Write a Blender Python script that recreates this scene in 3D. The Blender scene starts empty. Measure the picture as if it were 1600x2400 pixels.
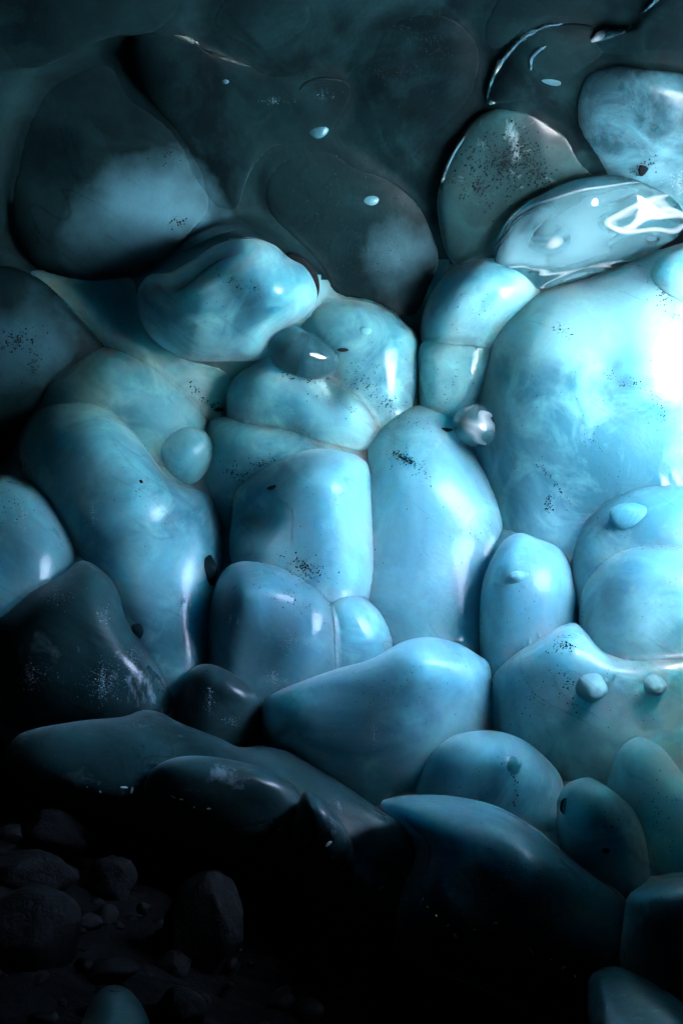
import bpy, bmesh, math, random
import numpy as np
from mathutils import Vector, noise
from mathutils.bvhtree import BVHTree

random.seed(7)
S = bpy.context.scene
COL = S.collection

# ------------------------------------------------------------------ camera geometry
LENS, SENS = 50.0, 36.0
K = SENS / LENS / 2400.0                     # metres per photo pixel at one metre

def at(px, py, y):
    return Vector(((px - 800.0) * K * y, y, (1200.0 - py) * K * y))

def base_depth(px, py):
    """the concave tunnel wall: deepest at mid height, leaning out above and below"""
    v = (py - 1050.0) / 1000.0
    d = 4.25 - (0.62 if v < 0 else 0.58) * v * v
    u = (px - 800.0) / 800.0
    return d - 0.06 * u * u

# ------------------------------------------------------------------ materials
def nt(name):
    m = bpy.data.materials.new(name); m.use_nodes = True
    t = m.node_tree
    return m, t, t.nodes, t.links, t.nodes['Principled BSDF']

def tex_coord(N, L, scale=(1, 1, 1), rot=(0, 0, 0), seed=0.0):
    """world-scale coordinates, so neighbouring lobes never repeat the same pattern"""
    g = N.new('ShaderNodeNewGeometry')
    mp = N.new('ShaderNodeMapping')
    mp.inputs['Scale'].default_value = scale
    mp.inputs['Rotation'].default_value = rot
    mp.inputs['Location'].default_value = (seed, seed * 1.7, seed * .6)
    src = g.outputs['Position']
    if rot != (0, 0, 0):
        m0 = N.new('ShaderNodeMapping'); m0.inputs['Rotation'].default_value = rot
        L.new(src, m0.inputs['Vector']); src = m0.outputs['Vector']
        mp.inputs['Rotation'].default_value = (0, 0, 0)
    L.new(src, mp.inputs['Vector'])
    return mp.outputs['Vector']

def noise_node(N, L, vec, scale, detail=4, rough=.55, dist=0.0):
    n = N.new('ShaderNodeTexNoise')
    n.inputs['Scale'].default_value = scale
    n.inputs['Detail'].default_value = detail
    n.inputs['Roughness'].default_value = rough
    n.inputs['Distortion'].default_value = dist
    L.new(vec, n.inputs['Vector'])
    return n.outputs['Fac']

def ramp(N, L, fac, stops):
    r = N.new('ShaderNodeValToRGB')
    e = r.color_ramp.elements
    while len(e) < len(stops): e.new(.5)
    for i, (p, c) in enumerate(stops):
        e[i].position = p
        e[i].color = (c, c, c, 1) if not isinstance(c, tuple) else (*c, 1)
    L.new(fac, r.inputs['Fac'])
    return r.outputs['Color']

def mixc(N, L, fac, a, b, mode='MIX'):
    m = N.new('ShaderNodeMix'); m.data_type = 'RGBA'; m.blend_type = mode
    for sock, v in ((m.inputs[0], fac), (m.inputs[6], a), (m.inputs[7], b)):
        if isinstance(v, (int, float)): sock.default_value = v
        elif isinstance(v, tuple): sock.default_value = (*v, 1)
        else: L.new(v, sock)
    return m.outputs[2]

def math_n(N, L, op, a, b=0.0):
    m = N.new('ShaderNodeMath'); m.operation = op
    for i, v in enumerate((a, b)):
        if isinstance(v, (int, float)): m.inputs[i].default_value = v
        else: L.new(v, m.inputs[i])
    return m.outputs[0]

def ice_material(name, c_light, c_dark, speck=.5, streak=.5, rough=.22, sss=.7, radius=.05,
                 trans=0.0, cloud=(.38, .60), frost=0.0, bump=.12, painted_glow=()):
    m, T, N, L, P = nt(name)
    v = tex_coord(N, L)
    # milky and clear zones inside the ice
    cl = ramp(N, L, noise_node(N, L, v, 2.0, 6, .6, .8), [(cloud[0], 0.0), (cloud[1], 1.0)])
    col = mixc(N, L, cl, c_dark, c_light)
    wisp = ramp(N, L, noise_node(N, L, tex_coord(N, L, seed=11.0), 5.5, 7, .66, .9), [(.50, 0.0), (.74, 1.0)])
    col = mixc(N, L, math_n(N, L, 'MULTIPLY', wisp, .5), col, tuple(min(.8, x * 1.7) for x in c_light))
    for (zx, zy, zd, zr, zc) in painted_glow:            # glow painted into the dark ice colour as soft pale blue zones
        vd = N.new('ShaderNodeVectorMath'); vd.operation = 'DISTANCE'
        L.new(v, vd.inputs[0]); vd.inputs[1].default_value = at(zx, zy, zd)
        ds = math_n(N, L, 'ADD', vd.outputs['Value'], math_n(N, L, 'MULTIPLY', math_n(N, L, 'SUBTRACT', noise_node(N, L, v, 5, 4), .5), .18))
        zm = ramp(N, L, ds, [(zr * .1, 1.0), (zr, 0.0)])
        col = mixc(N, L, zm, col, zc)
    # thin layered streaks running down to the right, and fine healed cracks
    vs = tex_coord(N, L, (1.8, 1.8, 11.0), (0, math.radians(-33), 0), 3.1)
    st = ramp(N, L, noise_node(N, L, vs, 1.5, 6, .62, .5), [(.56, 0.0), (.72, 1.0)])
    mk = ramp(N, L, noise_node(N, L, v, 2.9, 3), [(.48, 0.0), (.62, 1.0)])
    col = mixc(N, L, math_n(N, L, 'MULTIPLY', math_n(N, L, 'MULTIPLY', st, mk), streak), col, tuple(x * .38 for x in c_dark))
    vc = tex_coord(N, L, (1.2, 1.2, 5.0), (0, math.radians(-38), 0), 6.4)
    nc = noise_node(N, L, vc, 1.7, 1.5, .5, .6)
    cr = ramp(N, L, math_n(N, L, 'ABSOLUTE', math_n(N, L, 'SUBTRACT', nc, .5)), [(.0, 1.0), (.010, 0.0)])
    mc = ramp(N, L, noise_node(N, L, tex_coord(N, L, seed=2.2), 3.1, 3), [(.50, 0.0), (.60, 1.0)])
    col = mixc(N, L, math_n(N, L, 'MULTIPLY', math_n(N, L, 'MULTIPLY', cr, mc), .45 * min(1, streak * 1.4)), col, tuple(x * .45 for x in c_dark))
    # grit frozen into the surface: fine specks gathered in drifts
    vo = N.new('ShaderNodeTexVoronoi'); vo.inputs['Scale'].default_value = 95
    L.new(v, vo.inputs['Vector'])
    sp = ramp(N, L, vo.outputs['Distance'], [(.10, 1.0), (.20, 0.0)])
    vb = N.new('ShaderNodeTexVoronoi'); vb.inputs['Scale'].default_value = 210
    L.new(v, vb.inputs['Vector'])
    sb = ramp(N, L, vb.outputs['Distance'], [(.12, 1.0), (.24, 0.0)])
    m1 = ramp(N, L, noise_node(N, L, v, 4.3, 6, .65), [(.56, 0.0), (.70, 1.0)])
    m2 = ramp(N, L, noise_node(N, L, tex_coord(N, L, seed=5.3), 5.5, 6, .7), [(.56, 0.0), (.68, 1.0)])
    g = math_n(N, L, 'ADD', math_n(N, L, 'MULTIPLY', sp, m1), math_n(N, L, 'MULTIPLY', sb, m2))
    g = math_n(N, L, 'MINIMUM', math_n(N, L, 'MULTIPLY', g, speck), 1.0)
    col = mixc(N, L, g, col, (.012, .018, .02))
    if frost:
        f = ramp(N, L, noise_node(N, L, tex_coord(N, L, seed=9.0), 6.5, 8, .7, .5), [(.60, 0.0), (.68, 1.0)])
        col = mixc(N, L, math_n(N, L, 'MULTIPLY', f, frost), col, (.62, .82, .88))
    L.new(col, P.inputs['Base Color'])
    r = ramp(N, L, noise_node(N, L, v, 9, 4), [(.3, rough * .75), (.75, rough * 1.5)])
    r = math_n(N, L, 'ADD', r, math_n(N, L, 'MULTIPLY', g, .4))
    L.new(r, P.inputs['Roughness'])
    P.inputs['IOR'].default_value = 1.31
    P.inputs['Specular IOR Level'].default_value = .5 if sss else .12
    P.inputs['Subsurface Weight'].default_value = sss
    P.inputs['Subsurface Radius'].default_value = (.22, .8, 1.0)
    P.inputs['Subsurface Scale'].default_value = radius
    P.inputs['Transmission Weight'].default_value = trans
    if sss or name.startswith('gritty'):
        P.inputs['Coat Weight'].default_value = .34; P.inputs['Coat Roughness'].default_value = .12; P.inputs['Coat IOR'].default_value = 1.4
        P.inputs['Sheen Weight'].default_value = .22; P.inputs['Sheen Roughness'].default_value = .35
        P.inputs['Sheen Tint'].default_value = (.6, .9, 1, 1)
    b = N.new('ShaderNodeBump'); b.inputs['Strength'].default_value = bump; b.inputs['Distance'].default_value = .02
    hgt = math_n(N, L, 'ADD', math_n(N, L, 'MULTIPLY', noise_node(N, L, v, 11, 4, .6, .4), 1.3),
                 math_n(N, L, 'MULTIPLY', noise_node(N, L, v, 60, 3), .12))
    L.new(hgt, b.inputs['Height']); L.new(b.outputs['Normal'], P.inputs['Normal'])
    return m

M = {}
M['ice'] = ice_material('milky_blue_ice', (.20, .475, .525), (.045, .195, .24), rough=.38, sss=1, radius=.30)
M['murky'] = ice_material('murky_swirled_ice', (.10, .27, .32), (.018, .07, .09), speck=.9, streak=.6, rough=.25, sss=.5, radius=.1, cloud=(.42, .58))
M['solid'] = ice_material('solid_blue_ice', (.20, .475, .525), (.045, .195, .24), rough=.3, sss=0)
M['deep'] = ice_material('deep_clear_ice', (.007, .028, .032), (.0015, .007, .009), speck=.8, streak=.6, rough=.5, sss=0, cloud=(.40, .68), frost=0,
    painted_glow=((340, 610, 3.88, .32, (.15, .44, .55)), (1000, 660, 3.95, .24, (.09, .24, .29)), (470, 440, 3.8, .16, (.07, .19, .23)), (60, 800, 4.1, .18, (.06, .2, .26))))  # blue glow under the dome and nearby, put into the colour
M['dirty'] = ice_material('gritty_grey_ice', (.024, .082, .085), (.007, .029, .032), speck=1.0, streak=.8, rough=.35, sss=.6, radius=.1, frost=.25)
M['foot'] = ice_material('smooth_foot_ice', (.11, .29, .325), (.055, .17, .20), speck=.6, streak=.5, rough=.32, sss=1, radius=.22)

def clear_material():
    m, T, N, L, P = nt('clear_glassy_ice')
    v = tex_coord(N, L, (2.6, 2.6, 6.5), (0, math.radians(14), 0), 1.3)
    sw = noise_node(N, L, v, .8, 1.2, .5, 1.6)
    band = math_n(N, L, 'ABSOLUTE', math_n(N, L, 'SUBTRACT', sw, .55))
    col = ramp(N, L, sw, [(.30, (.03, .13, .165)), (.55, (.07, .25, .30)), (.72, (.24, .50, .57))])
    col = mixc(N, L, ramp(N, L, band, [(.0, .8), (.03, 0.0)]), col, (.85, .95, .97))  # white reflection streaks painted into the ice colour
    L.new(col, P.inputs['Base Color'])
    P.inputs['Roughness'].default_value = .04
    P.inputs['IOR'].default_value = 1.31
    P.inputs['Transmission Weight'].default_value = .6
    P.inputs['Coat Weight'].default_value = .6
    P.inputs['Coat Roughness'].default_value = .03
    b = N.new('ShaderNodeBump'); b.inputs['Strength'].default_value = .45; b.inputs['Distance'].default_value = .03
    L.new(sw, b.inputs['Height']); L.new(b.outputs['Normal'], P.inputs['Normal'])
    return m
M['clear'] = clear_material()

def rock_material(name, a, b_, rough, bump):
    m, T, N, L, P = nt(name)
    v = tex_coord(N, L)
    c = mixc(N, L, ramp(N, L, noise_node(N, L, v, 9, 8, .65), [(.35, 0.0), (.68, 1.0)]), a, b_)
    sp = ramp(N, L, noise_node(N, L, v, 120, 3), [(.60, 0.0), (.68, 1.0)])
    c = mixc(N, L, math_n(N, L, 'MULTIPLY', sp, .5), c, tuple(x * 2.2 for x in b_))
    L.new(c, P.inputs['Base Color'])
    L.new(ramp(N, L, noise_node(N, L, v, 6, 4), [(.3, rough - .15), (.7, rough + .15)]), P.inputs['Roughness'])
    P.inputs['Specular IOR Level'].default_value = .05 if name == 'black_grit' else .09
    b = N.new('ShaderNodeBump'); b.inputs['Strength'].default_value = bump; b.inputs['Distance'].default_value = .02
    L.new(noise_node(N, L, v, 35, 8, .7), b.inputs['Height']); L.new(b.outputs['Normal'], P.inputs['Normal'])
    return m
M['rock'] = rock_material('basalt', (.004, .0055, .006), (.011, .0125, .013), .7, .6)
M['wet'] = rock_material('wet_basalt', (.003, .0045, .005), (.009, .0105, .0115), .45, .5)
M['ground'] = rock_material('dark_gravel', (.0025, .003, .0033), (.006, .0065, .007), .8, 1.0)
M['vault'] = rock_material('dark_light_block', (.02, .03, .035), (.04, .055, .06), .8, .6)
M['grit'] = rock_material('black_grit', (.003, .006, .008), (.008, .013, .016), .7, .2)

def bounce_snow_material():
    m, T, N, L, P = nt('bounce_snow')
    v = tex_coord(N, L)
    L.new(mixc(N, L, noise_node(N, L, v, 1.5, 5), (.70, .72, .74), (.85, .87, .89)), P.inputs['Base Color'])
    P.inputs['Roughness'].default_value = .7
    return m
M['snow'] = bounce_snow_material()

def frost_material():
    m, T, N, L, P = nt('white_frost')
    v = tex_coord(N, L)
    L.new(mixc(N, L, noise_node(N, L, v, 30, 4), (.20, .36, .42), (.50, .68, .74)), P.inputs['Base Color'])
    P.inputs['Roughness'].default_value = .12
    P.inputs['Subsurface Weight'].default_value = .3
    P.inputs['Subsurface Radius'].default_value = (.35, .8, 1.0)
    P.inputs['Subsurface Scale'].default_value = .02
    return m
M['frost'] = frost_material()

# ------------------------------------------------------------------ object helpers
def link(name, verts, faces, mat, parent=None, origin=None, smooth=True):
    o0 = Vector(origin) if origin is not None else Vector((0, 0, 0))
    me = bpy.data.meshes.new(name)
    me.from_pydata([tuple(Vector(p) - o0) for p in verts], [], faces)
    bm = bmesh.new(); bm.from_mesh(me); bmesh.ops.recalc_face_normals(bm, faces=bm.faces); bm.to_mesh(me); bm.free()
    if smooth:
        me.polygons.foreach_set('use_smooth', [True] * len(me.polygons))
    me.materials.append(M[mat])
    o = bpy.data.objects.new(name, me); COL.objects.link(o)
    if parent is not None:
        o.parent = parent
        o.location = o0 - parent.location
    else:
        o.location = o0
    return o

def tag(o, label, cat, group=None):
    o['label'] = label; o['category'] = cat
    if group: o['group'] = group
    return o

def struct(o):
    o['kind'] = 'structure'; return o

def spline(pts, n):
    """closed centripetal-like Catmull-Rom, resampled evenly by arc length"""
    P = np.array(pts, float); m = len(P); out = []
    for i in range(m):
        p0, p1, p2, p3 = P[i - 1], P[i], P[(i + 1) % m], P[(i + 2) % m]
        for k in range(12):
            t = k / 12
            out.append(.5 * ((2 * p1) + (-p0 + p2) * t + (2 * p0 - 5 * p1 + 4 * p2 - p3) * t * t + (-p0 + 3 * p1 - 3 * p2 + p3) * t ** 3))
    out = np.array(out)
    d = np.r_[0, np.cumsum(np.linalg.norm(np.diff(np.vstack([out, out[:1]]), axis=0), axis=1))]
    cl = np.vstack([out, out[:1]])
    s = np.linspace(0, d[-1], n, endpoint=False)
    return np.c_[np.interp(s, d, cl[:, 0]), np.interp(s, d, cl[:, 1])]

def pillow(outline, center, depth, height, tilt=(0, 0), bumps=(), power=2.7, na=144, nr=40, nb=7, rough=1.0, seed=0.0, follow=1.0):
    """a rounded body: the outline is its widest section, the front swells towards the cave, the back is buried.
    tilt is metres of depth per 1000 px in x and y; bumps are (px, py, radius px, metres)."""
    O = spline(outline, na)
    c = np.array(center, float)
    FZ = np.fft.fft((O[:, 0] - c[0]) + 1j * (O[:, 1] - c[1]))
    kk = np.abs(np.fft.fftfreq(na) * na)
    def ring(s):
        sig = .42 * (1 - s) ** .8
        z = np.fft.ifft(FZ * np.exp(-(np.maximum(kk - 1, 0) * sig) ** 2))
        return np.c_[z.real, z.imag] * s + c
    dc = base_depth(*c) + depth
    verts, faces = [], []
    def dep(p):
        local = base_depth(p[0], p[1]) - base_depth(c[0], c[1])
        return dc + follow * local + tilt[0] * (p[0] - c[0]) / 1000 + tilt[1] * (p[1] - c[1]) / 1000
    ss = [math.sin(k / nr * math.pi / 2) for k in range(1, nr + 1)]
    def put(p, s, sgn, hh):
        h = hh * max(0.0, 1 - s ** power) ** .5
        d = dep(p)
        q = at(p[0], p[1], d)
        if sgn > 0:
            fall = (1 - s ** 6)
            nz = noise.noise(Vector((q.x * 3.1 + seed, q.z * 3.1, seed * 2))) * .022 + noise.noise(Vector((q.x * 8 + seed, q.z * 8, 4 + seed))) * .0055
            h += nz * fall * rough
            for bx, by, br, ba in bumps:
                e = ((p[0] - bx) ** 2 + (p[1] - by) ** 2) / (br * br)
                if e < 9: h += ba * math.exp(-e) * fall
        verts.append(at(p[0], p[1], d - sgn * h))
    put(c, 0, 1, height)
    for s in ss:
        for q in ring(s): put(q, s, 1, height)
    for j in range(na): faces.append((0, 1 + j, 1 + (j + 1) % na))
    rings = len(ss)
    back = [math.cos(k / nb * math.pi / 2) for k in range(1, nb)]
    for s in back:
        for j in range(na): put(c + (O[j] - c) * s, s, -1, height * .8)
    tot = rings + len(back)
    for r in range(tot - 1):
        a, b = 1 + r * na, 1 + (r + 1) * na
        for j in range(na):
            k = (j + 1) % na
            faces.append((a + j, b + j, b + k, a + k))
    put(c, 0, -1, height * .8)
    last = len(verts) - 1; a = 1 + (tot - 1) * na
    for j in range(na): faces.append((last, a + (j + 1) % na, a + j))
    return verts, faces, at(c[0], c[1], dc)

LOBES = {}
NOEXT = 'dome arc topmid topleft topcap p2 p8 p4 lens r1b a2 hole a1 g1 b4 gb k4 k5 k6 j1 j2 j3 fl'.split()
TREES = {}
def lobe(key, label, outline, center, depth, height, mat='ice', name='ice_lobe', cat='ice lobe', group='ice lobes of the cave wall', ext=None, **kw):
    cx, cy = center
    if ext is None: ext = 0 if key in NOEXT else .3
    if 1300 < cy < 2300:
        e = min(1, (cy - 1300) / 400)
        span = max(p[1] for p in outline) - min(p[1] for p in outline)
        center = (cx, cy - .14 * e * span)
        kw.setdefault('tilt', (0, .42 * e)); kw.setdefault('follow', 1 - .7 * e)
    if ext:
        outline = [(x, y if y < cy else cy + (y - cy) * (1 + ext)) for x, y in outline]
    if 1150 < cy < 2395: depth *= 1 - .15 * min(1, (cy - 1150) / 600)
    height *= (1.3 - .25 * min(1, max(0, (cy - 1350) / 300))) if cy > 620 else (.65 if key in ('lens', 'a2', 'p3') else .34)
    v, f, org = pillow(outline, center, depth, height, seed=len(LOBES) * 3.7, **kw)
    o = link(name, v, f, mat, origin=org)
    tag(o, label, cat, group)
    LOBES[key] = o
    TREES[key] = BVHTree.FromPolygons([tuple(p) for p in v], f)
    return o

def hit(key, px, py):
    d = at(px, py, 1.0).normalized()
    loc, nrm, i, dist = TREES[key].ray_cast(Vector((0, 0, 0)), d)
    if loc is None: return None, None
    if nrm.dot(d) > 0: nrm = -nrm
    return loc, nrm

def knob(key, px, py, rx, ry, ang=0.0, h=None, mat='ice', name='knob', label=None, sink=.4):
    """a small swelling or bubble grown on a lobe, a part of it"""
    loc, nrm = hit(key, px, py)
    if loc is None: return
    w = K * loc.y
    h = h or .55 * min(rx, ry) * w
    ca, sa = math.cos(ang), math.sin(ang)
    V, F = [], []
    if mat in ('ice', 'foot', 'deep') and min(rx, ry) > 9:      # swells out of the lobe with a soft skirt
        if mat == 'ice': mat = 'solid'
        t = (Vector((1, 0, 0)) - nrm * nrm.x).normalized(); b = t.cross(nrm)
        if b.z < 0: b = -b
        nr_, na_ = 16, 32
        for a in range(nr_ + 1):
            r = 1.7 * a / nr_
            for j in range(na_):
                th = 2 * math.pi * j / na_
                x, z = r * math.cos(th), r * math.sin(th)
                wob = 1 + .15 * noise.noise(Vector((px + x, z, 3)))
                hh = h * 1.5 * (1 / (1 + (r * wob / .85) ** 5)) * (1 - .12 * z) - h * .16 * r * r
                X, Z = x * rx * w, z * ry * w
                V.append(loc + t * (X * ca - Z * sa) + b * (X * sa + Z * ca) + nrm * (hh - .10 * h))
        for a in range(nr_):
            for j in range(na_):
                k = (j + 1) % na_
                F.append((a * na_ + j, a * na_ + k, (a + 1) * na_ + k, (a + 1) * na_ + j))
        V.append(loc - nrm * h); c = len(V) - 1
        for j in range(na_): F.append((nr_ * na_ + j, nr_ * na_ + (j + 1) % na_, c))
    else:
        bm = bmesh.new(); bmesh.ops.create_icosphere(bm, subdivisions=4, radius=1)
        for vert in bm.verts:
            x, y, z = vert.co
            x *= 1 + .12 * noise.noise(Vector((px + x, y * 1.3, z)))
            X, Z = x * rx * w, z * ry * w
            p = Vector((X * ca - Z * sa, y * h, X * sa + Z * ca))
            V.append(loc + p - nrm * (sink * h))
        F = [tuple(q.index for q in f.verts) for f in bm.faces]; bm.free()
    o = link(name, V, F, mat, parent=LOBES[key], origin=loc)
    if label: o['label'] = label
    return o

GRIT = {}
def grain(key, px, py, size):
    loc, nrm = hit(key, px, py)
    if loc is None: return
    GRIT.setdefault(key, []).append((loc, nrm, size * .62 * K * loc.y))

def grit_cloud(key, px, py, rx, ry, ang, n, size=2.2):
    ca, sa = math.cos(math.radians(ang)), math.sin(math.radians(ang))
    for _ in range(int(n * 2.6)):
        f = 1.5 * random.random() ** .6
        a, b = random.gauss(0, .5) * rx * f, random.gauss(0, .5) * ry * f
        grain(key, px + a * ca - b * sa, py + a * sa + b * ca, size * random.choice((.22, .25, .3, .35, .45, .6, .8, 1.5)))

def grit_line(key, pts, n, spread=3.0, size=2.2):
    P = np.array(pts, float)
    d = np.r_[0, np.cumsum(np.linalg.norm(np.diff(P, axis=0), axis=1))]
    for _ in range(n):
        s = random.random() * d[-1]
        grain(key, np.interp(s, d, P[:, 0]) + random.gauss(0, spread), np.interp(s, d, P[:, 1]) + random.gauss(0, spread), size * random.choice((.5, .7, 1, 1.4)))

def build_grit():
    for key, gs in GRIT.items():
        V, F = [], []
        for loc, nrm, r in gs:
            t = nrm.orthogonal().normalized(); b = nrm.cross(t)
            i = len(V); st = random.random() * .8 + .8; ph = random.random() * 3
            for k in range(6):
                a = ph + k * math.pi / 3; rr = r * random.uniform(.7, 1.25)
                V.append(loc + t * math.cos(a) * rr * st + b * math.sin(a) * rr - nrm * r * .1)
            V.append(loc + nrm * r * .45)
            for k in range(6): F.append((i + k, i + (k + 1) % 6, i + 6))
            F.append(tuple(i + k for k in range(5, -1, -1)))
        link('grit_specks', V, F, 'grit', parent=LOBES[key], origin=LOBES[key].location)['kind'] = 'stuff'

# ------------------------------------------------------------------ the setting
def ground_z(x, y):
    return -1.505 - .3368 * x + .1409 * y

def build_setting():
    # stony cave floor, one sheet to far outside
    V, F = [], []
    gx = np.concatenate([np.linspace(-9, -2.2, 18), np.linspace(-2.1, 2.1, 140), np.linspace(2.3, 4, 8)])
    gy = np.concatenate([np.linspace(-6, .9, 16), np.linspace(1, 5, 140), np.linspace(5.3, 9, 6)])
    for y in gy:
        for x in gx:
            z = ground_z(x, y) + noise.noise(Vector((x * 3, y * 3, 0))) * .05 + noise.noise(Vector((x * 11, y * 11, 2))) * .025 + noise.noise(Vector((x * 31, y * 31, 5))) * .010
            V.append((x, y, z))
    n = len(gx)
    for r in range(len(gy) - 1):
        for c in range(n - 1):
            a = r * n + c; F.append((a, a + 1, a + n + 1, a + n))
    struct(link('ground', V, F, 'ground'))
    # unseen snow sheet added outside the cave mouth to bounce light inside
    V, F = [], []
    gy = np.concatenate([np.linspace(-200, -12, 16), np.linspace(-10, 12, 30), np.linspace(14, 200, 14)]); gd = np.r_[np.linspace(.25, 12, 24), np.linspace(14, 300, 36)]
    for y in gy:
        for d in gd:
            x = mouth_x(max(-6, min(8, y))) + d
            V.append((x, y, SNOW_Z + noise.noise(Vector((x * .3, y * .3, 1))) * .25 * min(1, d / 4)))
    for r in range(59):
        for c in range(59):
            a = r * 60 + c; F.append((a, a + 1, a + 61, a + 60))
    struct(link('snow_reflector', V, F, 'snow'))
    # vault: the rest of the tunnel behind and above the camera, cut off at the mouth
    V, F = [], []
    nx, na = 40, 44
    for i in range(nx + 1):
        for j in range(na + 1):
            a = math.pi * 1.08 * j / na - .32 * math.pi        # from the foot behind the camera, over the top, to the ice
            cy, cz, ry, rz = .9, -.2, 3.5, 2.75
            y, z = cy - ry * math.cos(a), cz + rz * math.sin(a)
            x = -6 + (mouth_x(y) + .5 + 6) * i / nx
            q = Vector((x * .8, y * .8, z * .8))
            k = 1 + noise.noise(q) * .06
            V.append((x, cy + (y - cy) * k, cz + (z - cz) * k))
    m = na + 1
    for i in range(nx):
        for j in range(na):
            a = i * m + j; F.append((a, a + 1, a + m + 1, a + m))
    c0 = len(V); V.append((-6.4, .9, -.4))                     # closed far end
    for j in range(na): F.append((c0, j + 1, j))
    V += [(-6.1, 6, 1.9), (-6.1, 6, -3)]
    F += [(c0, na, c0 + 1), (c0, c0 + 1, c0 + 2), (c0, c0 + 2, 0)]
    struct(link('cave_vault', V, F, 'vault'))
    # rim of the cave mouth on the right: a rock face with an irregular arched opening
    V, F = [], []
    nr, na = 7, 72
    for r in range(nr):
        t = r / (nr - 1)
        for j in range(na):
            a = 2 * math.pi * j / na
            w = 1 + .10 * noise.noise(Vector((math.cos(a) * 1.6, math.sin(a) * 1.6, 3)))
            u0, z0 = MOUTH[2] * math.cos(a) * w, MOUTH[1] + MOUTH[3] * math.sin(a) * w
            u1, z1 = 7 * math.cos(a), -.2 + 6 * math.sin(a)
            u, z = u0 + (u1 - u0) * t, z0 + (z1 - z0) * t
            y = MOUTH[0] + u * .95
            V.append((mouth_x(y) + .1 * t + .05 * noise.noise(Vector((u, z, t * 3))), y, z))
    for r in range(nr - 1):
        for j in range(na):
            a = r * na + j; b = r * na + (j + 1) % na
            F.append((a, b, b + na, a + na))
    struct(link('cave_mouth', V, F, 'vault'))

MOUTH = (3.1, .43, .54, .32)      # centre y, z; radius along the rock face and in height
def mouth_x(y): return 1.07 + (y - 3.02) * .17
SNOW_Z = -.55
build_setting()

# ------------------------------------------------------------------ lobes of ice
A = lobe
# --- upper left, the dark hanging dome and its neighbours
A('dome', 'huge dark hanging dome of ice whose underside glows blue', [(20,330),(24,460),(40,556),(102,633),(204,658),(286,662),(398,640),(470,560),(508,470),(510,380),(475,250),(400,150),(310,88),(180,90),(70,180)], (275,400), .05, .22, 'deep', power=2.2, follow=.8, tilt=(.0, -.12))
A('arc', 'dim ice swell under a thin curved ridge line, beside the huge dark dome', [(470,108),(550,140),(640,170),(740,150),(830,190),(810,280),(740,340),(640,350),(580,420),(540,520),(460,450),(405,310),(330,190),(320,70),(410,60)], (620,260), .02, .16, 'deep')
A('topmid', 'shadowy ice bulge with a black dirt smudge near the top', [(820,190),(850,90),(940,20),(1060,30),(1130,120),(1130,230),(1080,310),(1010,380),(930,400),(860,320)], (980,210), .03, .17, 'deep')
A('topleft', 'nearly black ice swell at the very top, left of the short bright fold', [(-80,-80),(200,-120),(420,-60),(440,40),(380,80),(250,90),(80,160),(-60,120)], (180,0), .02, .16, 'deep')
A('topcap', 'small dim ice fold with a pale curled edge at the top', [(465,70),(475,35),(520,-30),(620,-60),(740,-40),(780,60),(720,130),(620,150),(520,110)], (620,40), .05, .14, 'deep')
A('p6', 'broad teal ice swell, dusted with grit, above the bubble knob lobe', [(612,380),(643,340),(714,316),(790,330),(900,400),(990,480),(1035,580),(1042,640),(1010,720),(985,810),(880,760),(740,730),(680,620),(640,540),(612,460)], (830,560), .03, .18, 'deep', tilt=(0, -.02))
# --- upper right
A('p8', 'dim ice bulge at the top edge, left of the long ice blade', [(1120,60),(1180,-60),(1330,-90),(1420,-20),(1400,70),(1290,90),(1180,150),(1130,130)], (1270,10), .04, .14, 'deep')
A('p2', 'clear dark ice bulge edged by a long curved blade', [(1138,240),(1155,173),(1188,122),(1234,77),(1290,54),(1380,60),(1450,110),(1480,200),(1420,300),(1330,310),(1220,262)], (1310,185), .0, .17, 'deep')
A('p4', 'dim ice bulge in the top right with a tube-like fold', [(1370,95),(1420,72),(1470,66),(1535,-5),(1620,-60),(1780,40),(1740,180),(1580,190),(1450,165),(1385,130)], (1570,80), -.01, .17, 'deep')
A('p3', 'cloudy pale ice bulge with swirls, above the glassy lens', [(1350,290),(1358,205),(1392,165),(1470,150),(1600,165),(1740,220),(1760,400),(1600,460),(1480,430),(1395,370)], (1540,300), -.04, .18, 'murky')
A('p1', 'dark rounded ice lobe covered in black grit, above the glassy lens', [(1024,470),(1045,393),(1086,306),(1132,265),(1198,252),(1249,260),(1300,291),(1371,327),(1418,370),(1430,440),(1300,540),(1170,590),(1060,570)], (1210,420), -.03, .19, 'dirty')
A('lens', 'large clear glassy ice lens with bright swirling reflections', [(1157,600),(1167,551),(1208,495),(1280,449),(1351,418),(1412,409),(1479,418),(1555,449),(1598,492),(1596,545),(1545,582),(1480,615),(1400,642),(1330,664),(1255,678),(1200,652),(1165,628)], (1370,545), -.13, .10, 'clear', name='glassy_ice_lens', cat='ice lens', group=None, power=2.2, rough=1.6,
  bumps=((1300,560,70,.03),(1430,470,60,-.02),(1450,570,80,.02),(1260,490,40,.015)))
A('r2', 'upper of two small ice lobes squeezed below the glassy lens', [(1150,602),(1096,615),(1045,643),(1004,699),(986,752),(989,810),(1030,860),(1120,850),(1200,770),(1275,684),(1240,620)], (1120,720), -.03, .15)
A('r3', 'lower of two small ice lobes squeezed below the glassy lens', [(983,812),(1030,782),(1085,772),(1150,785),(1165,850),(1120,960),(1040,1010),(982,975),(977,890)], (1065,885), -.09, .11)
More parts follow.
